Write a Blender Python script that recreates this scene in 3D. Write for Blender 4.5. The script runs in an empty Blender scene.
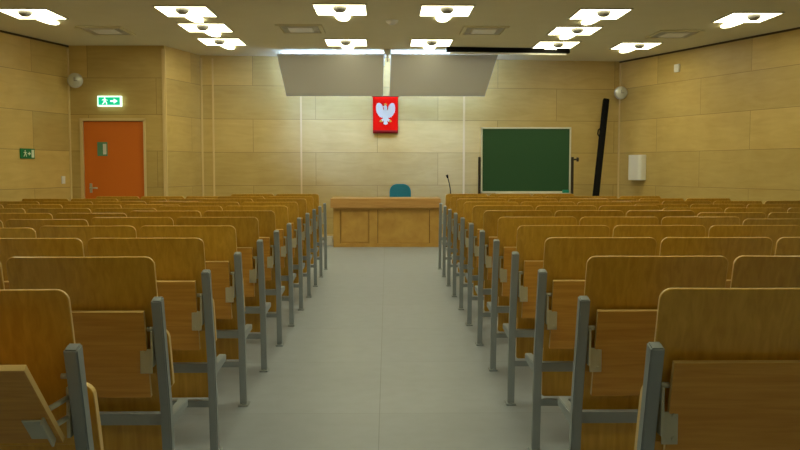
import bpy, bmesh, math, random
from mathutils import Vector, Matrix
random.seed(7)
C = bpy.context.scene.collection
S = bpy.context.scene
PI = math.pi

# ------------------------------------------------------------------ helpers
def new_bm(): return bmesh.new()

def box(bm, x0, x1, y0, y1, z0, z1, mi=0, bev=0.0, M=None):
    b = bmesh.new()
    r = bmesh.ops.create_cube(b, size=1)
    for v in b.verts:
        v.co = Vector((x0 + (v.co.x + .5) * (x1 - x0), y0 + (v.co.y + .5) * (y1 - y0), z0 + (v.co.z + .5) * (z1 - z0)))
    if bev: bmesh.ops.bevel(b, geom=b.edges[:], offset=bev, segments=2, affect='EDGES', profile=.5)
    merge(bm, b, mi, M)

def merge(bm, b, mi=None, M=None):
    vm = {}
    for v in b.verts: vm[v] = bm.verts.new(M @ v.co if M else v.co)
    for f in b.faces:
        try:
            g = bm.faces.new([vm[v] for v in f.verts]); g.material_index = f.material_index if mi is None else mi
            g.smooth = f.smooth
        except ValueError: pass
    b.free()

def prism(bm, pts, axis, a, b_, mi=0, side_mi=None, bev=0.0, M=None):
    """extrude a 2-D outline along an axis ('x','y','z') from a to b_"""
    t = bmesh.new()
    def P(p, h):
        return {'x': (h, p[0], p[1]), 'y': (p[0], h, p[1]), 'z': (p[0], p[1], h)}[axis]
    A = [t.verts.new(P(p, a)) for p in pts]; B = [t.verts.new(P(p, b_)) for p in pts]
    f1 = t.faces.new(A); f2 = t.faces.new(B[::-1]); f1.material_index = f2.material_index = mi
    n = len(pts)
    for i in range(n):
        f = t.faces.new([A[i], B[i], B[(i + 1) % n], A[(i + 1) % n]]); f.material_index = mi if side_mi is None else side_mi
    bmesh.ops.recalc_face_normals(t, faces=t.faces[:])
    if bev: bmesh.ops.bevel(t, geom=t.edges[:], offset=bev, segments=2, affect='EDGES')
    merge(bm, t, None, M)

def cyl(bm, p0, p1, r0, r1=None, n=16, mi=0):
    p0, p1 = Vector(p0), Vector(p1); d = p1 - p0
    t = bmesh.new()
    bmesh.ops.create_cone(t, cap_ends=True, segments=n, radius1=r0, radius2=r0 if r1 is None else r1, depth=d.length)
    for f in t.faces: f.smooth = len(f.verts) == 4
    M = Matrix.Translation((p0 + p1) / 2) @ d.to_track_quat('Z', 'Y').to_matrix().to_4x4()
    merge(bm, t, mi, M)

def tube(bm, pts, r, n=10, mi=0):
    for a, b in zip(pts[:-1], pts[1:]): cyl(bm, a, b, r, r, n, mi)
    for p in pts[1:-1]:
        t = bmesh.new(); bmesh.ops.create_icosphere(t, subdivisions=2, radius=r)
        for f in t.faces: f.smooth = True
        merge(bm, t, mi, Matrix.Translation(Vector(p)))

def lathe(bm, prof, n=24, M=None, mi=0):
    """revolve (r, z) profile round z"""
    t = bmesh.new(); rings = []
    for r, z in prof:
        rings.append([t.verts.new((r * math.cos(2 * PI * i / n), r * math.sin(2 * PI * i / n), z)) for i in range(n)] if r > 1e-6 else [t.verts.new((0, 0, z))])
    for a, b in zip(rings[:-1], rings[1:]):
        for i in range(n):
            j = (i + 1) % n
            q = [a[i % len(a)], a[j % len(a)], b[j % len(b)], b[i % len(b)]]
            u = []
            for v in q:
                if v not in u: u.append(v)
            if len(u) > 2:
                f = t.faces.new(u); f.smooth = True
    bmesh.ops.recalc_face_normals(t, faces=t.faces[:])
    merge(bm, t, mi, M)

def rrect(x0, x1, z0, z1, rt, rb=None, n=5):
    rb = rt if rb is None else rb
    out = []
    for cx, cz, r, a0 in ((x1 - rt, z1 - rt, rt, 0), (x0 + rt, z1 - rt, rt, 90), (x0 + rb, z0 + rb, rb, 180), (x1 - rb, z0 + rb, rb, 270)):
        if r < 1e-5: out.append((cx, cz)); continue
        for i in range(n + 1):
            a = math.radians(a0 + 90 * i / n); out.append((cx + r * math.cos(a), cz + r * math.sin(a)))
    return out

def obj(name, bm, mats, parent=None, loc=None):
    me = bpy.data.meshes.new(name); bm.normal_update(); bm.to_mesh(me); bm.free()
    for m in (mats if isinstance(mats, (list, tuple)) else [mats]): me.materials.append(m)
    o = bpy.data.objects.new(name, me); C.objects.link(o)
    if parent: o.parent = parent
    if loc: o.location = loc
    return o

def tag(o, label=None, cat=None, group=None, kind=None):
    for k, v in (('label', label), ('category', cat), ('group', group), ('kind', kind)):
        if v: o[k] = v
    return o

def thing(name, label, cat, loc=(0, 0, 0), rz=0, group=None):
    o = bpy.data.objects.new(name, None); C.objects.link(o); o.empty_display_size = .1
    o.location = loc; o.rotation_euler = (0, 0, rz)
    return tag(o, label, cat, group)

def struct(name, bm, m, parent=None): return tag(obj(name, bm, m, parent), kind='structure')

def copy_tree(o, parent=None):
    c = o.copy(); C.objects.link(c)
    if parent: c.parent = parent
    for ch in list(o.children): copy_tree(ch, c)
    return c

# ------------------------------------------------------------------ materials
def srgb(r, g, b):
    f = lambda c: (c / 255 / 12.92) if c / 255 <= .04045 else ((c / 255 + .055) / 1.055) ** 2.4
    return (f(r), f(g), f(b), 1)

def mat(name, col, rough=.5, metal=0, emit=None, strength=0, coat=0, spec=None):
    m = bpy.data.materials.new(name); m.use_nodes = True
    p = m.node_tree.nodes['Principled BSDF']
    p.inputs['Base Color'].default_value = col; p.inputs['Roughness'].default_value = rough; p.inputs['Metallic'].default_value = metal
    if coat: p.inputs['Coat Weight'].default_value = coat; p.inputs['Coat Roughness'].default_value = .2
    if spec is not None: p.inputs['Specular IOR Level'].default_value = spec
    if emit: p.inputs['Emission Color'].default_value = emit; p.inputs['Emission Strength'].default_value = strength
    return m

def wood(name, c1, c2, scale=(30, 30, 2), rough=.35, bump=.03, coat=0, spread=.12):
    """streaked grain; every object gets its own cut of it and a slight tint"""
    m = mat(name, c1, rough, coat=coat); nt = m.node_tree; N = nt.nodes; L = nt.links; p = N['Principled BSDF']
    tc = N.new('ShaderNodeTexCoord'); oi = N.new('ShaderNodeObjectInfo')
    mp = N.new('ShaderNodeMapping'); mp.inputs['Scale'].default_value = scale
    mul = N.new('ShaderNodeVectorMath'); mul.operation = 'SCALE'; mul.inputs[0].default_value = (37, 53, 71)
    add = N.new('ShaderNodeVectorMath'); add.operation = 'ADD'
    L.new(oi.outputs['Random'], mul.inputs['Scale']); L.new(tc.outputs['Object'], mp.inputs['Vector'])
    L.new(mp.outputs[0], add.inputs[0]); L.new(mul.outputs[0], add.inputs[1])
    n1 = N.new('ShaderNodeTexNoise'); n1.inputs['Scale'].default_value = 1.6; n1.inputs['Detail'].default_value = 5; n1.inputs['Distortion'].default_value = .6
    L.new(add.outputs[0], n1.inputs['Vector'])
    r = N.new('ShaderNodeValToRGB'); r.color_ramp.elements[0].position = .3; r.color_ramp.elements[1].position = .7
    r.color_ramp.elements[0].color = c2; r.color_ramp.elements[1].color = c1
    L.new(n1.outputs[0], r.inputs[0])
    hsv = N.new('ShaderNodeHueSaturation'); mr = N.new('ShaderNodeMapRange')
    mr.inputs['To Min'].default_value = 1 - spread; mr.inputs['To Max'].default_value = 1 + spread
    L.new(oi.outputs['Random'], mr.inputs['Value']); L.new(mr.outputs[0], hsv.inputs['Value']); L.new(r.outputs[0], hsv.inputs['Color'])
    L.new(hsv.outputs[0], p.inputs['Base Color'])
    b = N.new('ShaderNodeBump'); b.inputs['Strength'].default_value = bump; b.inputs['Distance'].default_value = .002
    L.new(n1.outputs[0], b.inputs['Height']); L.new(b.outputs[0], p.inputs['Normal'])
    return m

def wall_panels(name, c1, c2, joint):
    """birch plywood panels 2.2 x 0.585 m in running bond, UV in metres"""
    m = mat(name, c1, .38, spec=.35); nt = m.node_tree; N = nt.nodes; L = nt.links; p = N['Principled BSDF']
    uv = N.new('ShaderNodeUVMap'); uv.uv_map = 'UVMap'
    br = N.new('ShaderNodeTexBrick'); br.offset = .5; br.offset_frequency = 2; br.squash = 1
    br.inputs['Color1'].default_value = (0, 0, 0, 1); br.inputs['Color2'].default_value = (1, 1, 1, 1); br.inputs['Mortar'].default_value = (.5, .5, .5, 1)
    br.inputs['Scale'].default_value = 1; br.inputs['Brick Width'].default_value = 2.2; br.inputs['Row Height'].default_value = .585
    br.inputs['Mortar Size'].default_value = .004; br.inputs['Mortar Smooth'].default_value = 0; br.inputs['Bias'].default_value = 0
    L.new(uv.outputs[0], br.inputs['Vector'])
    mp = N.new('ShaderNodeMapping'); mp.inputs['Scale'].default_value = (1.3, 7, 1)
    L.new(uv.outputs[0], mp.inputs['Vector'])
    ad = N.new('ShaderNodeVectorMath'); ad.operation = 'MULTIPLY_ADD'; ad.inputs[1].default_value = (9, 9, 9)
    L.new(br.outputs['Color'], ad.inputs[0]); L.new(mp.outputs[0], ad.inputs[2])
    n1 = N.new('ShaderNodeTexNoise'); n1.inputs['Scale'].default_value = 1.2; n1.inputs['Detail'].default_value = 6; n1.inputs['Distortion'].default_value = 1.2
    L.new(ad.outputs[0], n1.inputs['Vector'])
    n2 = N.new('ShaderNodeTexNoise'); n2.inputs['Scale'].default_value = 2.2; n2.inputs['Detail'].default_value = 3
    L.new(uv.outputs[0], n2.inputs['Vector'])
    mx = N.new('ShaderNodeMix'); mx.data_type = 'FLOAT'; mx.inputs['Factor'].default_value = .45
    L.new(n1.outputs[0], mx.inputs[2]); L.new(n2.outputs[0], mx.inputs[3])
    r = N.new('ShaderNodeValToRGB'); r.color_ramp.elements[0].position = .32; r.color_ramp.elements[1].position = .68
    r.color_ramp.elements[0].color = c2; r.color_ramp.elements[1].color = c1
    L.new(mx.outputs[0], r.inputs[0])
    hsv = N.new('ShaderNodeHueSaturation'); mr = N.new('ShaderNodeMapRange'); mr.inputs['To Min'].default_value = .9; mr.inputs['To Max'].default_value = 1.1
    L.new(br.outputs['Color'], mr.inputs['Value']); L.new(mr.outputs[0], hsv.inputs['Value']); L.new(r.outputs[0], hsv.inputs['Color'])
    m2 = N.new('ShaderNodeMix'); m2.data_type = 'RGBA'; m2.inputs[7].default_value = joint
    L.new(br.outputs['Fac'], m2.inputs['Factor']); L.new(hsv.outputs[0], m2.inputs[6]); L.new(m2.outputs[2], p.inputs['Base Color'])
    return m

def floor_mat():
    m = mat('floor_linoleum', srgb(150, 150, 138), .42, spec=.4); nt = m.node_tree; N = nt.nodes; L = nt.links; p = N['Principled BSDF']
    tc = N.new('ShaderNodeTexCoord'); mp = N.new('ShaderNodeMapping'); mp.inputs['Location'].default_value = (.04, .35, 0)
    L.new(tc.outputs['Object'], mp.inputs['Vector'])
    br = N.new('ShaderNodeTexBrick'); br.offset = 0; br.inputs['Scale'].default_value = 1
    br.inputs['Brick Width'].default_value = 1.2; br.inputs['Row Height'].default_value = 1.2
    br.inputs['Mortar Size'].default_value = .003; br.inputs['Mortar Smooth'].default_value = .3
    br.inputs['Color1'].default_value = srgb(148, 158, 174); br.inputs['Color2'].default_value = srgb(152, 162, 178); br.inputs['Mortar'].default_value = srgb(130, 139, 152)
    L.new(mp.outputs[0], br.inputs['Vector'])
    n1 = N.new('ShaderNodeTexNoise'); n1.inputs['Scale'].default_value = 9; n1.inputs['Detail'].default_value = 6
    L.new(tc.outputs['Object'], n1.inputs['Vector'])
    mr = N.new('ShaderNodeMapRange'); mr.inputs['To Min'].default_value = .9; mr.inputs['To Max'].default_value = 1.1; L.new(n1.outputs[0], mr.inputs['Value'])
    hsv = N.new('ShaderNodeHueSaturation'); L.new(br.outputs['Color'], hsv.inputs['Color']); L.new(mr.outputs[0], hsv.inputs['Value']); L.new(hsv.outputs[0], p.inputs['Base Color'])
    return m

def ceiling_mat():
    m = mat('ceiling_plaster', srgb(205, 200, 184), .85, spec=.2); nt = m.node_tree; N = nt.nodes; L = nt.links; p = N['Principled BSDF']
    tc = N.new('ShaderNodeTexCoord'); n1 = N.new('ShaderNodeTexNoise'); n1.inputs['Scale'].default_value = 3; n1.inputs['Detail'].default_value = 4
    L.new(tc.outputs['Object'], n1.inputs['Vector'])
    r = N.new('ShaderNodeValToRGB'); r.color_ramp.elements[0].color = srgb(216, 209, 178); r.color_ramp.elements[1].color = srgb(224, 218, 188)
    L.new(n1.outputs[0], r.inputs[0]); L.new(r.outputs[0], p.inputs['Base Color'])
    return m

M_wall = wall_panels('birch_wall_panels', srgb(208, 182, 114), srgb(192, 163, 96), srgb(158, 131, 76))
M_ceil = ceiling_mat(); M_floor = floor_mat()
M_back = wood('varnished_beech', srgb(218, 174, 66), srgb(198, 152, 50), (34, 34, 2.2), .3, .03, .3)
M_tab = wood('beech_laminate', srgb(218, 166, 74), srgb(198, 143, 58), (2.2, 30, 40), .38, .02, 0, .06)
M_edge = mat('plywood_edge', srgb(228, 196, 126), .4)
M_grey = mat('grey_painted_steel', srgb(146, 157, 168), .42, .1)
M_galv = mat('galvanised_steel', srgb(196, 200, 190), .38, .4)
M_desk = wood('desk_veneer', srgb(212, 170, 88), srgb(194, 148, 70), (3, 30, 3), .4, .02, 0, .03)
M_desktop = wood('desk_apron_veneer', srgb(206, 160, 94), srgb(188, 140, 78), (2, 30, 20), .4, .02, 0, .03)
M_desk_dark = mat('desk_groove', srgb(120, 80, 34), .6)
M_door = mat('orange_door_laminate', srgb(220, 116, 30), .45)
M_frame = mat('pale_wood_trim', srgb(220, 196, 140), .45)
M_white = mat('white_plastic', srgb(232, 231, 228), .4)
M_panel = mat('grey_white_board', srgb(200, 200, 202), .7)
M_alu = mat('aluminium', srgb(214, 216, 208), .35, .3)
M_black = mat('black_fabric', srgb(8, 7, 7), .75, spec=.15)
M_dark = mat('dark_steel', srgb(48, 40, 30), .5, .2)
M_green = mat('chalkboard_green', srgb(46, 84, 56), .5, spec=.25)
M_red = mat('red_cloth', srgb(226, 20, 8), .85, spec=.05)
M_redd = mat('banner_shade_and_rod', srgb(150, 12, 10), .75)  # shadow along the banner's bottom as a darker red; also colours the rod
M_eagle = mat('silver_white_paint', srgb(206, 200, 188), .6)
M_gold = mat('gold_paint', srgb(206, 150, 44), .5)
M_teal = mat('teal_upholstery', srgb(30, 130, 172), .75)
M_signg = mat('sign_green', srgb(8, 122, 70), .5)
M_signw = mat('sign_white', srgb(222, 236, 214), .5)
M_lite = mat('sign_lit_white', srgb(220, 255, 235), .5, emit=(.72, 1, .84, 1), strength=1.5)
M_litg = mat('sign_lit_green', srgb(0, 160, 90), .5, emit=(.0, .52, .26, 1), strength=1.0)
M_lamp = mat('lamp_diffuser', (.9, .9, .9, 1), .5, emit=(.98, .92, .55, 1), strength=8)
M_tube = mat('fluorescent_tube_glass', (.9, .9, .9, 1), .5, emit=(.36, .56, 1, 1), strength=78)
M_lampfr = mat('lamp_housing', srgb(205, 203, 195), .4)
M_hub = mat('grey_lamp_cap', srgb(160, 158, 156), .5, .3)
M_dgap = mat('dark_shadow_gap_strip', srgb(78, 62, 32), .8)  # dark colour stands in for the shade where wall meets ceiling
M_signteal = mat('teal_notice', srgb(96, 150, 120), .6)
M_sponge = mat('teal_sponge', srgb(30, 140, 120), .9)

# ------------------------------------------------------------------ setting
H = 3.24
A = Vector((-9.32, -2.5)); B = Vector((-5.112, 14.107)); Cc = Vector((-3.573, 14.084)); D = Vector((-3.257, 15.288))
E_ = Vector((4.299, 16.055)); F = Vector((11.16, -2.5))

def wall(name, p, q, mats, u0=0, holes=None, z0=0, z1=H, th=.15):
    """wall slab whose inner face runs p->q (room on the right of p->q seen from above), UV in metres"""
    bm = new_bm(); d = (q - p).normalized(); n = Vector((-d.y, d.x)); ln = (q - p).length
    uvl = bm.loops.layers.uv.new('UVMap')
    def quad(a, b, za, zb):
        P = p + d * a; Q = p + d * b
        f = bm.faces.new([bm.verts.new((P.x, P.y, za)), bm.verts.new((Q.x, Q.y, za)), bm.verts.new((Q.x, Q.y, zb)), bm.verts.new((P.x, P.y, zb))])
        for l, (u, v) in zip(f.loops, ((a, za), (b, za), (b, zb), (a, zb))): l[uvl].uv = (u + u0, v - .385)
    spans = [(0, ln, z0, z1)]
    if holes:
        a, b, zt = holes; spans = [(0, a, z0, z1), (b, ln, z0, z1), (a, b, zt, z1)]
    for s in spans: quad(*s)
    # back skin gives the wall its thickness
    P = p + n * th; Q = q + n * th
    vs = [bm.verts.new(v) for v in ((P.x, P.y, z0), (Q.x, Q.y, z0), (Q.x, Q.y, z1), (P.x, P.y, z1))]; bm.faces.new(vs[::-1])
    p2 = [bm.verts.new(v) for v in ((p.x, p.y, z1), (q.x, q.y, z1), (Q.x, Q.y, z1), (P.x, P.y, z1))]; bm.faces.new(p2)
    return struct(name, bm, mats)

wall('wall_left', A, B, M_wall, .3)
DX0, DX1, DZ = .211, 1.179, 2.036           # door opening along wall_door
wall('wall_door', B, Cc, M_wall, .8, (DX0 - .045, DX1 + .035, DZ + .04))
wall('wall_pillar', Cc, D, M_wall, .2)
wall('wall_front', D, E_, M_wall, .2)
wall('wall_right', E_, F, M_wall, 0)
wall('wall_back', F, A, M_wall, 0)

foot = [A, B, Cc, D, E_, F]
bm = new_bm(); prism(bm, [(v.x, v.y) for v in foot], 'z', -.1, 0); struct('floor', bm, M_floor)
bm = new_bm(); prism(bm, [(v.x, v.y) for v in foot], 'z', H, H + .1); struct('ceiling', bm, M_ceil)

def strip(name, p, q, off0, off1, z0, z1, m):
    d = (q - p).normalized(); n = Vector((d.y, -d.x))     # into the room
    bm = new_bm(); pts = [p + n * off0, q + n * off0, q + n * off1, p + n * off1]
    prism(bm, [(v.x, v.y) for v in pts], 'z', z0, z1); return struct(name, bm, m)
strip('shade_line_1', A, B, .001, .012, H - .03, H - .001, M_dgap)  # dark strips along both side walls imitate the shadow line under the ceiling
strip('shade_line_2', E_, F, .001, .012, H - .03, H - .001, M_dgap)
def batten(name, p, q, dist, w=.03):
    d = (q - p).normalized(); a = p + d * (dist - w / 2); b = p + d * (dist + w / 2)
    strip(name, a, b, .0, .014, .0, H - .05, M_frame)
batten('trim_3', A, B, (B - A).length - .02, .04); batten('trim_4', B, Cc, (Cc - B).length - .02, .04)
batten('trim_5', D, E_, .02, .03); batten('trim_6', D, E_, .212, .03)
batten('trim_7', D, E_, 1.742, .03); batten('trim_8', D, E_, 4.678, .035)
batten('trim_9', E_, F, .02, .035); batten('shade_line_10', Cc, D, .012, .022)
for nm, p, q in (('baseboard_left', A, B), ('baseboard_front', D, E_), ('baseboard_right', E_, F)):
    strip(nm, p, q, .0, .018, 0, .09, M_frame)

# door
d_ = (Cc - B).normalized(); ang = math.atan2(d_.y, d_.x)
dr = tag(thing('door_1', None, None, (B.x, B.y, 0), ang), kind='structure')
bm = new_bm(); box(bm, DX0, DX1, .02, .065, .005, DZ - .005, bev=.003); obj('door_leaf', bm, M_door, dr)
bm = new_bm()
for a, b, z0, z1 in ((DX0 - .05, DX0 - .005, 0, DZ + .045), (DX1 + .005, DX1 + .04, 0, DZ + .045), (DX0 - .05, DX1 + .04, DZ + .002, DZ + .045)): box(bm, a, b, -.02, .10, z0, z1)
obj('door_frame', bm, M_frame, dr)
bm = new_bm(); cyl(bm, (.31, -.035, .957), (.31, .02, .957), .012); cyl(bm, (.305, -.035, .957), (.43, -.035, .957), .011); box(bm, .29, .33, .01, .022, .88, 1.03, bev=.003)
obj('door_handle', bm, M_galv, dr)
bm = new_bm(); box(bm, .428, .59, .012, .019, 1.474, 1.699, 0); box(bm, .52, .575, .009, .0125, 1.50, 1.67, 1)
tag(obj('notice', bm, [M_signteal, M_white], dr), 'small teal paper notice')

# ------------------------------------------------------------------ seats
W = .505; WL = .517; WR = .504; ROW0 = 2.13; STEP = .787; XL = -.776; XR = .670
PROF = [(0, .135), (.3, .112), (.45, .094), (.56, .068), (.84, 0), (1.0, -.04)]
def py(z):
    for (z0, y0), (z1, y1) in zip(PROF[:-1], PROF[1:]):
        if z <= z1: return y0 + (y1 - y0) * (z - z0) / (z1 - z0)
    return PROF[-1][1]

def bent_panel(x0, x1, z0, z1, rt, rb, th, yfun, cup, nx=14, mi=0, emi=1, waist=0):
    """curved plywood shell: outline with rounded corners, cupped across its width"""
    out = rrect(x0, x1, z0, z1, rt, rb, 6); b = bmesh.new()
    if waist:   # narrower below the support arms
        i = next(i for i, p in enumerate(out) if p[0] < (x0 + x1) / 2 and p[1] < (z0 + z1) / 2)
        out = out[:i] + [(x0, .50), (x0 + waist, .46)] + [(x + waist, z) if x < (x0 + x1) / 2 else (x - waist, z) for x, z in out[i:]] + [(x1 - waist, .46), (x1, .50)]
    v = [b.verts.new((x, 0, z)) for x, z in out]; b.faces.new(v)
    for i in range(1, nx):
        x = x0 + (x1 - x0) * i / nx
        g = b.verts[:] + b.edges[:] + b.faces[:]; bmesh.ops.bisect_plane(b, geom=g, plane_co=(x, 0, 0), plane_no=(1, 0, 0), dist=1e-5)
    for i in range(1, 8):
        z = z0 + (z1 - z0) * i / 8
        g = b.verts[:] + b.edges[:] + b.faces[:]; bmesh.ops.bisect_plane(b, geom=g, plane_co=(0, 0, z), plane_no=(0, 0, 1), dist=1e-5)
    bmesh.ops.recalc_face_normals(b, faces=b.faces[:])
    src = b.faces[:]
    r = bmesh.ops.extrude_face_region(b, geom=src)
    nv = [e for e in r['geom'] if isinstance(e, bmesh.types.BMVert)]
    for vv in nv: vv.co.y += th
    bmesh.ops.recalc_face_normals(b, faces=b.faces[:])
    hw = (x1 - x0) / 2; cx = (x0 + x1) / 2
    for f in b.faces:
        f.normal_update(); f.material_index = mi if abs(f.normal.y) > .7 else emi; f.smooth = False
    for vv in b.verts: vv.co.y += yfun(vv.co.z) + cup * ((vv.co.x - cx) / hw) ** 2
    # soften the rim
    rim = [e for e in b.edges if len(e.link_faces) == 2 and e.link_faces[0].material_index != e.link_faces[1].material_index]
    bmesh.ops.bevel(b, geom=rim, offset=.0022, segments=1, affect='EDGES')
    for f in b.faces: f.smooth = False
    return b

def post_bm(x):
    bm = new_bm(); hw = .0175; hd = .020
    pts = [(0.012, py(0.012)), (.3, py(.3)), (.45, py(.45)), (.56, py(.56)), (.7, py(.7)), (.84, py(.84))]
    t = bmesh.new(); rings = []
    for z, y in pts: rings.append([t.verts.new((x + a * hw, y - .008 + c * hd, z + (c * hd * .28 if z > .8 else 0))) for a, c in ((-1, -1), (1, -1), (1, 1), (-1, 1))])
    t.faces.new(rings[0][::-1]); t.faces.new(rings[-1])
    for a, b in zip(rings[:-1], rings[1:]):
        for i in range(4): t.faces.new([a[i], a[(i + 1) % 4], b[(i + 1) % 4], b[i]])
    bmesh.ops.recalc_face_normals(t, faces=t.faces[:])
    bmesh.ops.bevel(t, geom=[e for e in t.edges if abs((e.verts[0].co - e.verts[1].co).normalized().z) > .8 or e.verts[0].co.z > .83 and e.verts[1].co.z > .83], offset=.004, segments=2, affect='EDGES')
    merge(bm, t); return bm
def foot_bm(x):
    bm = new_bm(); box(bm, x - .026, x + .026, py(0) - .045, py(0) + .045, 0, .01, bev=.002)
    for dy in (-.032, .032): cyl(bm, (x, py(0) + dy, .01), (x, py(0) + dy, .015), .006, n=8)
    return bm
def arm_bm(x):
    bm = new_bm(); prism(bm, [(.08, .36), (.34, .375), (.34, .405), (.08, .41)], 'x', x - .017, x + .017, bev=.003); return bm
def hinge_bm(s, W):
    """s = +1 hinge beside the right post, -1 left"""
    bm = new_bm(); e = s * W / 2
    xs = sorted((e - s * .0235, e - s * .032)); box(bm, xs[0], xs[1], py(.66) - .03, py(.66) + .008, .60, .725, bev=.002)
    xs = sorted((e - s * .030, e - s * .072)); box(bm, xs[0], xs[1], -.004, 0, .575, .660, bev=.0015, M=Matrix.Translation((0, py(.64) - .017, 0)))
    for z in (.590, .65): cyl(bm, (e - s * .06, py(.64) - .026, z), (e - s * .06, py(.64) - .018, z), .006, n=8)
    cyl(bm, (e - s * .0215, py(.735), .73), (e - s * .045, py(.735), .73), .008, n=10)
    return bm

def seat_proto(side, W):
    """side: which x sign the aisle post stands on"""
    t = bpy.data.objects.new('lecture_seat', None); C.objects.link(t); t.empty_display_size = .1
    b = bent_panel(-W / 2 + .010, W / 2 - .010, .56, .982, .03, .03, .014, lambda z: py(z) + .018, .010)
    bm = new_bm(); merge(bm, b); obj('backrest', bm, [M_back, M_edge], t)
    xa, xb = sorted((side * (W / 2 + (.001 if side > 0 else -.012)), -side * (W / 2 - .012)))
    b = bent_panel(xa, xb, .232, .715, .035, .012, .027, lambda z: .205 - .085 * (z - .225) / .48 + .02 * math.sin((z - .225) / .48 * PI), .004, 6, waist=.03)
    bm = new_bm(); merge(bm, b); obj('tip_up_seat', bm, [M_back, M_edge], t)
    tb = bpy.data.objects.new('tmp', None)
    bm = new_bm(); hw = W / 2 - .048
    sl = math.atan2(py(.5) - py(.81), .31)
    M = Matrix.Translation((0, py(.795) - .008, .795)) @ Matrix.Rotation(sl, 4, 'X')
    t2 = new_bm(); box(t2, -hw, hw, -.009, .009, -.322, 0, bev=.002)
    for f in t2.faces: f.material_index = 0 if abs(f.normal.y) > .6 else 1
    t2.normal_update()
    for f in t2.faces: f.material_index = 0 if abs(f.normal.y) > .6 else 1
    merge(bm, t2, None, M)
    w = obj('writing_tablet', bm, [M_tab, M_edge], t)
    for s in (-1, 1): tag(obj('hinge', hinge_bm(s, W), M_galv, w), None)
    p = obj('post', post_bm(side * W / 2), M_grey, t)
    obj('foot_plate', foot_bm(side * W / 2), M_grey, p)
    obj('support_arm', arm_bm(side * W / 2), M_grey, t)
    xa, xb = sorted((side * (W / 2 - .018), -side * (W / 2 - .018)))
    bm = new_bm(); box(bm, xa, xb, .118, .152, .368, .408); obj('beam', bm, M_grey, t)
    bm = new_bm(); box(bm, -W / 2 + .002, W / 2 - .002, .165, .19, .198, .228); obj('lower_rail', bm, M_grey, t)
    bpy.data.objects.remove(tb)
    return t

ORD = ['', 'nearest', 'second-nearest', 'third-nearest', 'fourth-nearest', 'fifth-nearest', 'sixth-nearest', 'seventh-nearest', 'eighth-nearest', 'ninth-nearest', 'tenth-nearest', 'farthest']
POS = ['on the aisle', 'second from the aisle', 'third from the aisle', 'fourth from the aisle', 'fifth from the aisle', 'sixth from the aisle', 'seventh from the aisle']
NL = [1, 2, 2, 3, 4, 4, 5, 6, 7, 6, 5]; NR = [1, 2, 3, 3, 4, 5, 6, 6, 7, 6, 5]
for sgn, x0, counts, nm in ((-1, XL, NL, 'left'), (1, XR, NR, 'right')):
    W = WL if sgn < 0 else WR; proto = seat_proto(-sgn, W)                      # the aisle post stands towards x = 0
    first = True
    for k in range(1, 12):
        for n in range(counts[k - 1]):
            if k == 1 and n == 0 and sgn < 0:      # this one has its tablet half unfolded: built on its own below
                continue
            o = proto if first else copy_tree(proto); first = False
            o.location = (x0 + sgn * (n + .5) * W, ROW0 + STEP * (k - 1), 0)
            if n >= (2 if sgn < 0 else 3): o.scale.z = 1 - min(.027, .0026 * k)
            tag(o, 'tip-up wooden seat %s, %s row %s of the aisle' % (POS[n], ORD[k], nm), 'lecture seat', 'wooden seats %s of the aisle' % nm)
            if n == counts[k - 1] - 1 and k >= 9:  # free end of a row: one more post
                for ch in list(o.children):
                    if ch.name.startswith(('post', 'support_arm')):
                        q = copy_tree(ch, o); q.location.x += sgn * W

# nearest left seat, its tablet swung half out towards the row behind
W = WL; o = seat_proto(1, W)
o.location = (XL - .5 * W, ROW0, 0)
tag(o, 'tip-up wooden seat with half-unfolded writing tablet, nearest row left of the aisle', 'lecture seat', 'wooden seats left of the aisle')
old = [c for c in o.children if c.name.startswith('writing_tablet')][0]
for c in list(old.children): bpy.data.objects.remove(c)
bpy.data.objects.remove(old)
hw = W / 2 - .036
bm = new_bm(); t2 = new_bm(); box(t2, -hw, hw, -.009, .009, 0, .322, bev=.002); t2.normal_update()
for f in t2.faces: f.material_index = 0 if abs(f.normal.y) > .6 else 1
merge(bm, t2, None, Matrix.Translation((0, .018, .597)) @ Matrix.Rotation(math.radians(43), 4, 'X'))
w = obj('writing_tablet', bm, [M_tab, M_edge], o)
bm = new_bm()
Mh = Matrix.Translation((0, .018, .597)) @ Matrix.Rotation(math.radians(43), 4, 'X')
box(bm, W / 2 - .105, W / 2 - .050, -.014, -.009, .03, .115, bev=.0015, M=Mh)
box(bm, W / 2 - .054, W / 2 - .048, -.03, .016, .02, .125, bev=.0015, M=Mh)
for dz in (.655, .705):     # channel arms from the post to the tablet plate
    tube(bm, [(W / 2 - .024, py(dz), dz), (W / 2 - .05, py(dz) - .075, dz - .012)], .007)
box(bm, W / 2 - .032, W / 2 - .0225, -.02, .016, .60, .73, bev=.002, M=Matrix.Translation((0, py(.66), 0)))
cyl(bm, (W / 2 - .04, py(.76), .76), (W / 2 - .0215, py(.76), .76), .007, n=10)
obj('hinge', bm, M_galv, w)

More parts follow.
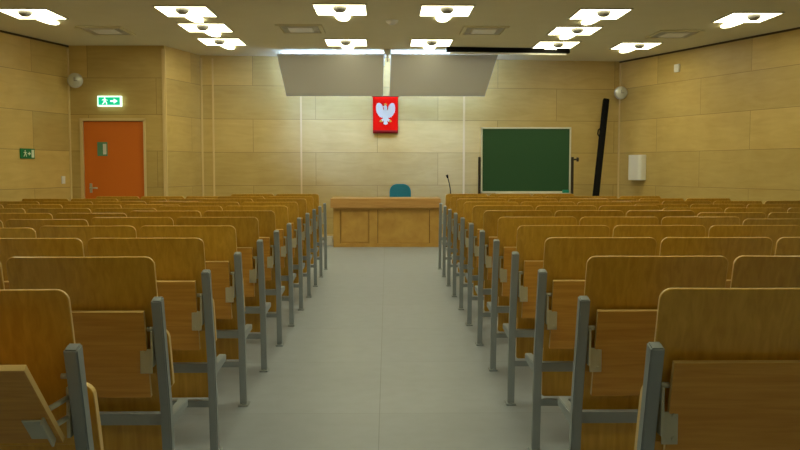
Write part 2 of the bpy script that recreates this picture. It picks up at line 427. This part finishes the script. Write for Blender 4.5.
# writing-desk row before the first seats
for sgn, x0, nm in ((-1, XL, 'left'), (1, XR, 'right')):
    W = WL if sgn < 0 else WR; y = ROW0 + STEP * 11; n = 5
    t = thing('front_writing_desk', 'long wooden writing desk on grey posts before the farthest row, %s of the aisle' % nm, 'desk', (x0, y, 0), 0, 'writing desks before the seats')
    bm = new_bm(); a, b = sorted((sgn * .036, sgn * (n * W - .036))); box(bm, a, b, -.02, -.002, .49, .81, bev=.002); obj('writing_panel', bm, M_tab, t)
    bm = new_bm(); a, b = sorted((0, sgn * n * W)); box(bm, a, b, .118, .152, .368, .408); obj('beam', bm, M_grey, t)
    for i in range(n + 1):
        p = obj('post', post_bm(sgn * i * W), M_grey, t); obj('foot_plate', foot_bm(sgn * i * W), M_grey, p)
        if i < n:
            bm = new_bm(); a, b = sorted((sgn * (i * W + .018), sgn * (i * W + .05))); box(bm, a, b, .0, .05, .58, .72, bev=.002); obj('hinge', bm, M_galv, t)

# ------------------------------------------------------------------ lecturer's desk
t = thing('lecturer_desk', "long wooden lecturer's desk with thick top at the end of the aisle", 'desk', (-.02, 13.9, 0))
bm = new_bm(); box(bm, -.888, .888, 0, .78, .64, .79, bev=.004); obj('desk_top', bm, M_desktop, t)
bm = new_bm()
X0, X1 = -.85, .865
box(bm, X0, X1, .11, .13, .03, .64); box(bm, X0, X0 + .03, .12, .72, .0, .64); box(bm, X1 - .03, X1, .12, .72, .0, .64)
for a, b in ((X0, -.74), (-.27, -.135), (.715, X1)): box(bm, a, b, .09, .112, 0, .64, bev=.002)
box(bm, X0, X1, .092, .112, 0, .055, bev=.002); box(bm, X0, X1, .092, .112, .60, .64, bev=.002)
obj('carcass', bm, [M_desk], t)
bm = new_bm(); box(bm, -.715, -.295, .095, .111, .08, .585, bev=.004); obj('front_panel', bm, M_desk, t)
bm = new_bm(); box(bm, -.125, .705, .102, .111, .06, .595, bev=.003); obj('front_panel', bm, M_desk, t)
bm = new_bm()
for a, b, z0, z1 in ((-.74, -.735, .06, .6), (-.275, -.27, .06, .6), (-.135, -.128, .06, .6), (.707, .715, .06, .6)): box(bm, a, b, .100, .1125, z0, z1)
obj('groove', bm, M_desk_dark, t)

# office chair behind it
t = thing('office_chair', "teal upholstered office chair behind the lecturer's desk", 'chair', (.228, 14.98, 0), PI)
b = bent_panel(-.185, .185, .60, 1.005, .13, .06, .05, lambda z: -.02, .02, 10, 0, 0)
bm = new_bm(); merge(bm, b); obj('backrest', bm, M_teal, t)
bm = new_bm(); prism(bm, rrect(-.23, .23, .02, .46, .07), 'z', .44, .51, bev=.015); obj('seat', bm, M_teal, t)
bm = new_bm(); tube(bm, [(0, .2, .42), (0, -.06, .42), (0, -.05, .72)], .018); obj('back_bracket', bm, M_black, t)
bm = new_bm(); cyl(bm, (0, .24, .1), (0, .24, .44), .025); obj('gas_column', bm, M_black, t)
for i in range(5):
    a = 2 * PI * i / 5 + .3; e = (.3 * math.cos(a), .24 + .3 * math.sin(a))
    bm = new_bm(); tube(bm, [(0, .24, .11), (e[0], e[1], .07)], .02); l = obj('base_leg', bm, M_black, t)
    bm = new_bm(); cyl(bm, (e[0] - .015, e[1], .03), (e[0] + .015, e[1], .03), .03); cyl(bm, (e[0], e[1], .03), (e[0], e[1], .075), .008); obj('caster', bm, M_black, l)

# microphone on a floor stand
t = thing('microphone_stand', "thin gooseneck microphone on a stand right of the lecturer's desk", 'microphone', (1.04, 14.1, 0))
bm = new_bm(); lathe(bm, [(0, 0), (.13, 0), (.13, .012), (.02, .03), (0, .03)]); obj('base', bm, M_dark, t)
bm = new_bm(); cyl(bm, (0, 0, .03), (0, 0, .86), .011); obj('pole', bm, M_dark, t)
bm = new_bm(); tube(bm, [(0, 0, .86), (-.01, 0, .95), (-.028, -.01, 1.04), (-.052, -.02, 1.125)], .008); obj('gooseneck', bm, M_dark, t)
bm = new_bm(); cyl(bm, (-.052, -.02, 1.12), (-.066, -.03, 1.168), .014, .019); obj('capsule', bm, M_black, t)

bm = new_bm(); box(bm, -.065, .065, -.05, .05, 0, .155, bev=.006); box(bm, -.05, .05, -.052, -.049, .1, .14, bev=.001)
tag(obj('floor_box', bm, M_white, None, (-.962, 14.3, 0)), "small white box on the floor left of the lecturer's desk", 'box')

# ------------------------------------------------------------------ chalkboard
t = thing('chalkboard', 'green chalkboard in pale metal frame on a dark stand by front wall', 'chalkboard', (2.28, 14.2, 0), 0)
bm = new_bm(); box(bm, -.72, .715, -.006, .012, .895, 1.92); obj('board', bm, M_green, t)
bm = new_bm()
for a, b, z0, z1 in ((-.742, -.715, .87, 1.945), (.71, .737, .87, 1.945), (-.742, .737, 1.918, 1.945), (-.742, .737, .87, .898)): box(bm, a, b, -.018, .018, z0, z1, bev=.003)
obj('frame', bm, M_alu, t)
bm = new_bm(); box(bm, -.5, .735, -.07, -.016, .862, .872, bev=.002); obj('chalk_ledge', bm, M_alu, t)
for s, x in ((-1, -.765), (1, .765)):
    bm = new_bm(); box(bm, x - .02, x + .02, -.02, .02, .05, 1.46, bev=.003); p = obj('stand_post', bm, M_dark, t)
    bm = new_bm(); box(bm, x - .025, x + .025, -.32, .32, 0, .05, bev=.006); obj('foot', bm, M_dark, p)
bm = new_bm(); cyl(bm, (.76, 0, 1.42), (.86, 0, 1.42), .014); cyl(bm, (.835, 0, 1.42), (.865, 0, 1.42), .035); obj('clamp_knob', bm, M_dark, t)
bm = new_bm(); cyl(bm, (-.765, 0, 1.40), (-.73, 0, 1.40), .012); cyl(bm, (.73, 0, 1.40), (.765, 0, 1.40), .012); obj('pivot', bm, M_dark, t)
bm = new_bm(); box(bm, -.765, .765, -.015, .015, .2, .24); obj('cross_bar', bm, M_dark, t)
bm = new_bm(); box(bm, -.055, .055, -.018, .018, 0, .05, bev=.008); tag(obj('board_sponge', bm, M_sponge, None, (2.93, 14.152, .8725)), 'teal sponge on the ledge at right corner of the chalkboard', 'sponge')

# black padded pole case leaning on the front wall
def case():
    bm = new_bm(); a = Vector((3.56, 14.95, .0)); b = Vector((3.96, 15.72, 2.56)); ax = (b - a)
    L_ = ax.length; Mx = Matrix.Translation(a) @ ax.to_track_quat('Z', 'Y').to_matrix().to_4x4()
    return bm, L_, Mx
# ------------------------------------------------------------------ white reflector boards and their lamps
def board(x0, x1, xb0, xb1, lab):
    t = thing('reflector_board', lab, 'reflector board', ((x0 + x1) / 2, 14.55, 3.16), 0, 'tilted boards over the front wall')
    cx = (x0 + x1) / 2; bm = new_bm(); n = Vector((0, .648, .45)).normalized() * .03
    f = [Vector((x0 - cx, 0, 0)), Vector((x1 - cx, 0, 0)), Vector((xb1 - cx, .45, -.648)), Vector((xb0 - cx, .45, -.648))]
    v = [bm.verts.new(p) for p in f] + [bm.verts.new(p + n) for p in f]
    for q in ((0, 1, 2, 3), (7, 6, 5, 4), (0, 4, 5, 1), (1, 5, 6, 2), (2, 6, 7, 3), (3, 7, 4, 0)): bm.faces.new([v[i] for i in q])
    bmesh.ops.recalc_face_normals(bm, faces=bm.faces[:]); obj('board_face', bm, M_panel, t)
    for x in (x0 + .3, x1 - .3):
        bm = new_bm(); cyl(bm, (x - cx, .16, -.20), (x - cx, .16, .08), .008); obj('hanger_rod', bm, M_galv, t)
board(-1.825, -.052, -1.725, -.066, 'tilted grey-white reflector board, left of the pair above the red emblem')
board(.069, 1.852, .045, 1.685, 'tilted grey-white reflector board, right of the pair above the red emblem')
for x0, x1, lab in ((-1.78, -.06, 'fluorescent wall lamp glowing behind the left tilted board'), (.08, 1.79, 'fluorescent wall lamp glowing behind the right tilted board')):
    t = thing('fluorescent_lamp', lab, 'lamp', ((x0 + x1) / 2, 14.86, H), 0, 'lamps behind the tilted boards'); hw = (x1 - x0) / 2
    bm = new_bm(); cyl(bm, (-hw, 0, -.19), (hw, 0, -.19), .016, n=12); obj('tube', bm, M_tube, t)
    for s in (-1, 1):
        bm = new_bm(); box(bm, s * (hw + .012) - .012, s * (hw + .012) + .012, -.02, .02, -.22, 0); obj('holder', bm, M_white, t)
    ld = bpy.data.lights.new('wall_washer', 'AREA'); ld.shape = 'RECTANGLE'; ld.size = 1.7 * hw; ld.size_y = .08; ld.energy = 12; ld.color = (.19, .36, 1); ld.spread = math.radians(58)
    lo = bpy.data.objects.new('wall_washer', ld); C.objects.link(lo); lo.parent = t; lo.location = (0, .03, -.22); lo.rotation_euler = (math.radians(20), 0, 0)
bm = new_bm(); box(bm, -.055, .055, -.05, .05, -.09, 0, bev=.005); cyl(bm, (0, 0, -.2), (0, 0, -.09), .012)
tag(obj('hanger_bracket', bm, M_alu, None, (.01, 14.5, H)), 'small grey ceiling bracket between the two tilted boards', 'bracket')

# projection screen rolled up in its ceiling case
t = thing('projection_screen', 'black rolled-up projection screen case on the ceiling, right of centre', 'screen', (1.99, 14.3, H), math.radians(5))
bm = new_bm(); box(bm, -1.02, 1.02, -.06, .06, -.075, 0, bev=.005); obj('case', bm, M_black, t)
bm = new_bm(); box(bm, -.97, .97, -.03, .03, -.105, -.076, bev=.004); tag(obj('hem_bar', bm, M_white, t), 'white hem bar')

# ------------------------------------------------------------------ banner with the eagle
t = thing('emblem_banner', 'red banner with white crowned eagle emblem below the tilted boards', 'banner', (-.025, 15.565, 1.9), math.radians(5.8))
bm = new_bm(); nx, nz = 12, 12; g = {}
for i in range(nx + 1):
    for j in range(nz + 1):
        x = -.225 + .45 * i / nx; z = .66 * j / nz
        for k, yy in enumerate((0, .012)): g[i, j, k] = bm.verts.new((x, yy + .004 * math.sin(i * 1.3) * (1 - j / nz), z))
for i in range(nx):
    for j in range(nz):
        m = 1 if j == 0 else 0  # bottom row of the cloth carries its shadow as darker red
        for k in (0, 1):
            f = bm.faces.new([g[i, j, k], g[i + 1, j, k], g[i + 1, j + 1, k], g[i, j + 1, k]]); f.material_index = m; f.smooth = True
bd = [(i, 0) for i in range(nx)] + [(nx, j) for j in range(nz)] + [(i, nz) for i in range(nx, 0, -1)] + [(0, j) for j in range(nz, 0, -1)]
for q in range(len(bd)):
    a, b = bd[q], bd[(q + 1) % len(bd)]; bm.faces.new([g[a[0], a[1], 0], g[b[0], b[1], 0], g[b[0], b[1], 1], g[a[0], a[1], 1]])
bmesh.ops.recalc_face_normals(bm, faces=bm.faces[:])
obj('cloth', bm, [M_red, M_redd], t)
half = [(0, .40), (.028, .405), (.045, .43), (.05, .475), (.07, .51), (.10, .535), (.125, .54), (.15, .53), (.165, .50), (.172, .46), (.17, .41), (.158, .365), (.142, .345),
        (.132, .318), (.112, .308), (.104, .285), (.082, .288), (.066, .272), (.050, .285), (.045, .265), (.075, .245), (.098, .222), (.082, .205), (.064, .222), (.05, .205), (.036, .232), (.03, .21), (.04, .17), (.02, .158), (0, .15)]
bm = new_bm()
for s in (1, -1): prism(bm, [(s * x, z) for x, z in half], 'y', -.012, -.002)
prism(bm, [(-.024, .40), (.024, .40), (.028, .45), (.022, .485), (-.008, .50), (-.03, .487), (-.052, .47), (-.03, .462), (-.03, .43)], 'y', -.016, -.002)
obj('eagle', bm, M_eagle, t)
bm = new_bm()
prism(bm, [(-.026, .505), (.022, .498), (.03, .53), (.016, .518), (.004, .54), (-.008, .52), (-.026, .535)], 'y', -.016, -.002)
for s in (1, -1): prism(bm, [(s * .062, .232), (s * .092, .24), (s * .112, .212), (s * .09, .196), (s * .074, .205), (s * .058, .196)], 'y', -.016, -.002)
obj('gold_detail', bm, M_gold, t)
bm = new_bm(); cyl(bm, (-.24, .006, .655), (.24, .006, .655), .011, n=10); tag(obj('hanging_rod', bm, M_redd, t), None)

# ------------------------------------------------------------------ small wall things
def on_wall(p, q, x, yoff=0):
    d = (q - p).normalized(); s = (x - p.x) / d.x; pt = p + d * s; n = Vector((d.y, -d.x)); return (pt + n * yoff), math.atan2(d.y, d.x)

# lit exit sign over the door
t = thing('exit_sign', 'lit green and white exit sign above the orange door', 'sign', (-4.45, 14.06, 2.35), ang)
bm = new_bm(); box(bm, -.19, .19, -.03, .035, -.084, .084, bev=.004); obj('housing', bm, M_lite, t)
bm = new_bm(); box(bm, -.172, .172, -.034, -.03, -.062, .062); obj('green_face', bm, M_litg, t)
def runner(bm, cx, s, y0, y1):
    lathe(bm, [(0, y0), (.2 * s, y0), (.2 * s, y1), (0, y1)], 12, Matrix.Translation((cx, 0, .8 * s)) @ Matrix.Rotation(-PI / 2, 4, 'X'))
    P = lambda pts: prism(bm, [(cx + a * s, b * s) for a, b in pts], 'y', y0, y1)
    P([(-.28, .5), (.28, .55), (.3, -.05), (-.2, -.1)]); P([(-.2, -.05), (.1, -.05), (-.15, -.5), (-.55, -.95), (-.75, -.85), (-.4, -.4)])
    P([(.05, 0), (.3, 0), (.6, -.4), (.62, -.95), (.4, -.95), (.35, -.5)]); P([(.25, .5), (.35, .35), (.75, .1), (.8, .25)]); P([(-.25, .5), (-.3, .3), (-.75, .2), (-.7, .4)])
bm = new_bm(); runner(bm, -.07, .058, -.0375, -.0342)
prism(bm, [(.02, -.012), (.075, -.012), (.075, -.04), (.135, 0), (.075, .04), (.075, .012), (.02, .012)], 'y', -.0375, -.0342)
obj('running_figure_and_arrow', bm, M_lite, t)

P_, a_ = on_wall(A, B, -5.381, .012)
t = thing('emergency_exit_plate', 'small unlit green exit plate on the left wall', 'sign', (P_.x, P_.y, 1.495), a_)
bm = new_bm(); box(bm, -.165, .165, -.006, .006, -.075, .075, bev=.002); obj('plate', bm, M_signg, t)
bm = new_bm(); runner(bm, -.06, .05, -.0095, -.0062); box(bm, .085, .145, -.0095, -.0062, -.058, .058); prism(bm, [(0, -.01), (.03, -.01), (.03, -.03), (.068, 0), (.03, .03), (.03, .01), (0, .01)], 'y', -.0095, -.0062)
obj('running_figure_and_arrow', bm, M_signw, t)

P_, a_ = on_wall(A, B, -5.167, .008)
t = thing('light_switch', 'small white light switch on the left wall near the corner', 'switch', (P_.x, P_.y, 1.09), a_)
bm = new_bm(); box(bm, -.045, .045, -.006, .006, -.06, .06, bev=.003); obj('plate', bm, M_white, t)
bm = new_bm(); box(bm, -.025, .025, -.011, -.006, -.035, .035, bev=.002); obj('rocker', bm, M_white, t)

P_, a_ = on_wall(E_, F, 4.525, .075)
t = thing('wall_cabinet', 'white rounded box mounted on the right wall near the corner', 'box', (P_.x, P_.y, 1.288), a_)
bm = new_bm(); prism(bm, rrect(-.18, .18, -.072, .072, .005, .06), 'z', -.225, .225, bev=.004); obj('body', bm, M_white, t)
bm = new_bm(); box(bm, -.12, .1, -.074, -.07, -.175, -.15, bev=.001); obj('slot_cover', bm, M_white, t)
P_, a_ = on_wall(E_, F, 4.865, .02)
t = thing('wall_sensor', 'small white sensor high on the right wall', 'sensor', (P_.x, P_.y, 2.945), a_)
bm = new_bm(); box(bm, -.06, .06, -.019, .019, -.065, .065, bev=.008); obj('case', bm, M_white, t)
bm = new_bm(); prism(bm, rrect(-.03, .03, -.04, .0, .01), 'y', -.024, -.018, bev=.002); obj('lens', bm, M_white, t)

def speaker(loc, rz, wall_dir, lab):
    t = thing('wall_loudspeaker', lab, 'loudspeaker', loc, rz, 'round wall loudspeakers')
    Mx = Matrix.Rotation(PI / 2, 4, 'X')
    bm = new_bm(); lathe(bm, [(0, -.08), (.06, -.08), (.105, -.05), (.12, 0), (.118, .03), (.108, .04)], 28, Mx); obj('body', bm, M_lampfr, t)
    bm = new_bm(); lathe(bm, [(.108, .036), (.08, .048), (.03, .054), (0, .055)], 28, Mx); g = obj('grille', bm, M_alu, t)
    bm = new_bm(); box(bm, -.006, .006, -.060, -.052, -.01, .05); box(bm, -.006, .05, -.060, -.050, -.012, .0); obj('badge', bm, M_hub, g)
    bm = new_bm(); tube(bm, [(0, .05, 0), (0, .05 + wall_dir, 0)], .018); lathe(bm, [(0, 0), (.045, 0), (.045, .01), (0, .01)], 16, Matrix.Translation((0, .05 + wall_dir, 0)) @ Mx); obj('wall_bracket', bm, M_hub, t)
speaker((-4.945, 13.93, 2.665), 0, .11, 'round grey-white wall loudspeaker above left of the orange door')
speaker((4.265, 15.85, 2.65), 0, .14, 'round grey-white wall loudspeaker in the right front corner')

# ------------------------------------------------------------------ ceiling things
def light_proto():
    t = bpy.data.objects.new('ceiling_light', None); C.objects.link(t)
    hx, hy = .31, .35
    bm = new_bm(); box(bm, -hx, hx, -hy, hy, -.012, -.002); obj('diffuser', bm, M_lamp, t)
    bm = new_bm()
    for a, b, c, d in ((-hx - .02, -hx, -hy - .02, hy + .02), (hx, hx + .02, -hy - .02, hy + .02), (-hx, hx, -hy - .02, -hy), (-hx, hx, hy, hy + .02)): box(bm, a, b, c, d, -.016, -.0005)
    obj('frame', bm, M_lampfr, t)
    bm = new_bm(); out = [(-.10, hy + .018), (.10, hy + .018), (.088, hy + .24), (.06, hy + .39), (.0, hy + .44), (-.06, hy + .39), (-.088, hy + .24)]
    prism(bm, out, 'z', -.02, -.002, bev=.004); obj('side_lens', bm, M_lamp, t)
    bm = new_bm(); lathe(bm, [(0, -.085), (.045, -.078), (.075, -.055), (.085, -.03), (.085, -.012)], 24, Matrix.Translation((0, -.22, 0))); obj('lamp_cap', bm, M_hub, t)
    return t
LP = [(-4.50, 11.2, 'lit square ceiling light in the top left corner, before the left wall'),
      (-2.505, 11.0, 'lit square ceiling light, nearest of the left column of three'),
      (-2.52, 12.25, 'lit square ceiling light, middle of the left column of three'),
      (-2.55, 13.6, 'lit square ceiling light, farthest of the left column of three'),
      (-.57, 10.85, 'lit square ceiling light, near one left of the smoke detector'),
      (-.63, 13.65, 'lit square ceiling light just above the left tilted board'),
      (.735, 10.9, 'lit square ceiling light, near one right of the smoke detector'),
      (.69, 13.65, 'lit square ceiling light just above the right tilted board'),
      (2.70, 11.1, 'lit square ceiling light, nearest of the right column of three'),
      (2.67, 12.45, 'lit square ceiling light, middle of the right column of three'),
      (2.68, 13.85, 'lit square ceiling light by the black screen case, farthest of the right three'),
      (4.68, 11.33, 'lit square ceiling light in the top right corner, before the right wall'),
      (3.98, 13.95, 'lit square ceiling light near the right wall and its round loudspeaker')]
for y, rw in ((8.3, 'eighth-nearest'), (5.5, 'fifth-nearest'), (2.7, 'nearest')):  # lamps added out of view to brighten the seat backs
    for x, cw in ((-2.58, 'left seats'), (-.6, 'aisle, left of its middle'), (.71, 'aisle, right of its middle'), (2.66, 'right seats')):
        LP.append((x, y, 'added unseen ceiling light over the %s, above the %s row' % (cw, rw)))
for x, cw in ((-2.58, 'left'), (2.66, 'right')): LP.append((x, -.6, 'added unseen ceiling light at the back of the hall, %s of the aisle' % cw))  # two more added out of view, for the nearest seat backs
lp = light_proto()
for i, (x, y, lab) in enumerate(LP):
    o = lp if i == 0 else copy_tree(lp)
    o.location = (x, y, H); tag(o, lab, 'ceiling light', 'square ceiling lights')

def vent_proto():
    t = bpy.data.objects.new('ceiling_vent', None); C.objects.link(t)
    bm = new_bm()
    for a, b, c, d in ((-.32, -.27, -.36, .36), (.27, .32, -.36, .36), (-.27, .27, -.36, -.31), (-.27, .27, .31, .36)): box(bm, a, b, c, d, -.022, 0, bev=.003)
    obj('frame', bm, M_ceil, t)
    bm = new_bm(); box(bm, -.17, .17, -.2, .2, -.026, -.006, bev=.006); obj('centre_plate', bm, M_white, t)
    for k in range(4):
        m = .19 + .02 * k; bm = new_bm()
        for a, b, c, d in ((-m, -m + .006, -m - .03, m + .03), (m - .006, m, -m - .03, m + .03), (-m, m, -m - .03, -m - .024), (-m, m, m + .024, m + .03)): box(bm, a, b, c, d, -.02, -.001)
        obj('blade_ring', bm, M_lampfr, t)
    return t
vp = vent_proto()
for i, (x, y, lab) in enumerate([(-1.21, 12.35, 'square ceiling vent left of centre, above the left tilted board'), (1.38, 12.45, 'square ceiling vent right of centre, before the black screen case'),
                                 (-4.0, 12.55, 'square ceiling vent near the left wall, behind the corner light'), (4.2, 12.75, 'square ceiling vent near the right wall between two lights')]):
    o = vp if i == 0 else copy_tree(vp); o.location = (x, y, H); tag(o, lab, 'vent', 'square ceiling vents')
t = thing('smoke_detector', 'small round white smoke detector in the middle of the ceiling', 'smoke detector', (.069, 11.67, H))
bm = new_bm(); lathe(bm, [(0, -.05), (.04, -.05), (.075, -.03), (.085, 0)], 24); obj('dome', bm, M_white, t)
bm = new_bm(); lathe(bm, [(.04, -.052), (.02, -.058), (0, -.058)], 16); obj('sensor_cap', bm, M_alu, t)

# leaning black case, built last: two ends of the padded tube, a strap handle
bm = new_bm(); a = Vector((3.49, 14.72, .01)); b = Vector((4.005, 15.86, 2.53)); ax = b - a
xx = Vector((1, 0, 0)); xx = (xx - ax.normalized() * xx.dot(ax.normalized())).normalized(); zz = ax.normalized(); yy = zz.cross(xx)
Mx = Matrix(((xx.x, yy.x, zz.x, a.x), (xx.y, yy.y, zz.y, a.y), (xx.z, yy.z, zz.z, a.z), (0, 0, 0, 1)))
prism(bm, rrect(-.055, .055, -.045, .045, .02), 'z', 0, ax.length, bev=.008, M=Mx)
lc = thing('pole_case', 'long black padded case leaning against the front wall right of the chalkboard', 'case', a)
o = obj('padded_tube', bm, M_black, lc, -a)
bm = new_bm(); L_ = ax.length; tube(bm, [Mx @ Vector(p) for p in ((-.05, -.02, L_ * .72), (-.085, -.02, L_ * .735), (-.085, -.02, L_ * .765), (-.05, -.02, L_ * .78))], .012); obj('carry_handle', bm, M_black, lc, -a)

# ------------------------------------------------------------------ camera, world, view
cam = bpy.data.cameras.new('camera'); co = bpy.data.objects.new('camera', cam); C.objects.link(co); S.camera = co
cam.sensor_width = 36; cam.lens = 865 / 800 * 36; cam.clip_start = .05
co.location = (0, 0, 1.28); co.rotation_euler = (PI / 2 - math.radians(3.77), 0, -math.radians(.86))
w = bpy.data.worlds.new('world'); S.world = w; w.use_nodes = True
w.node_tree.nodes['Background'].inputs[0].default_value = (0, 0, 0, 1)
S.view_settings.view_transform = 'Standard'; S.view_settings.look = 'None'; S.view_settings.gamma = 1; S.view_settings.exposure = 0
S.cycles.max_bounces = 10; S.cycles.diffuse_bounces = 7
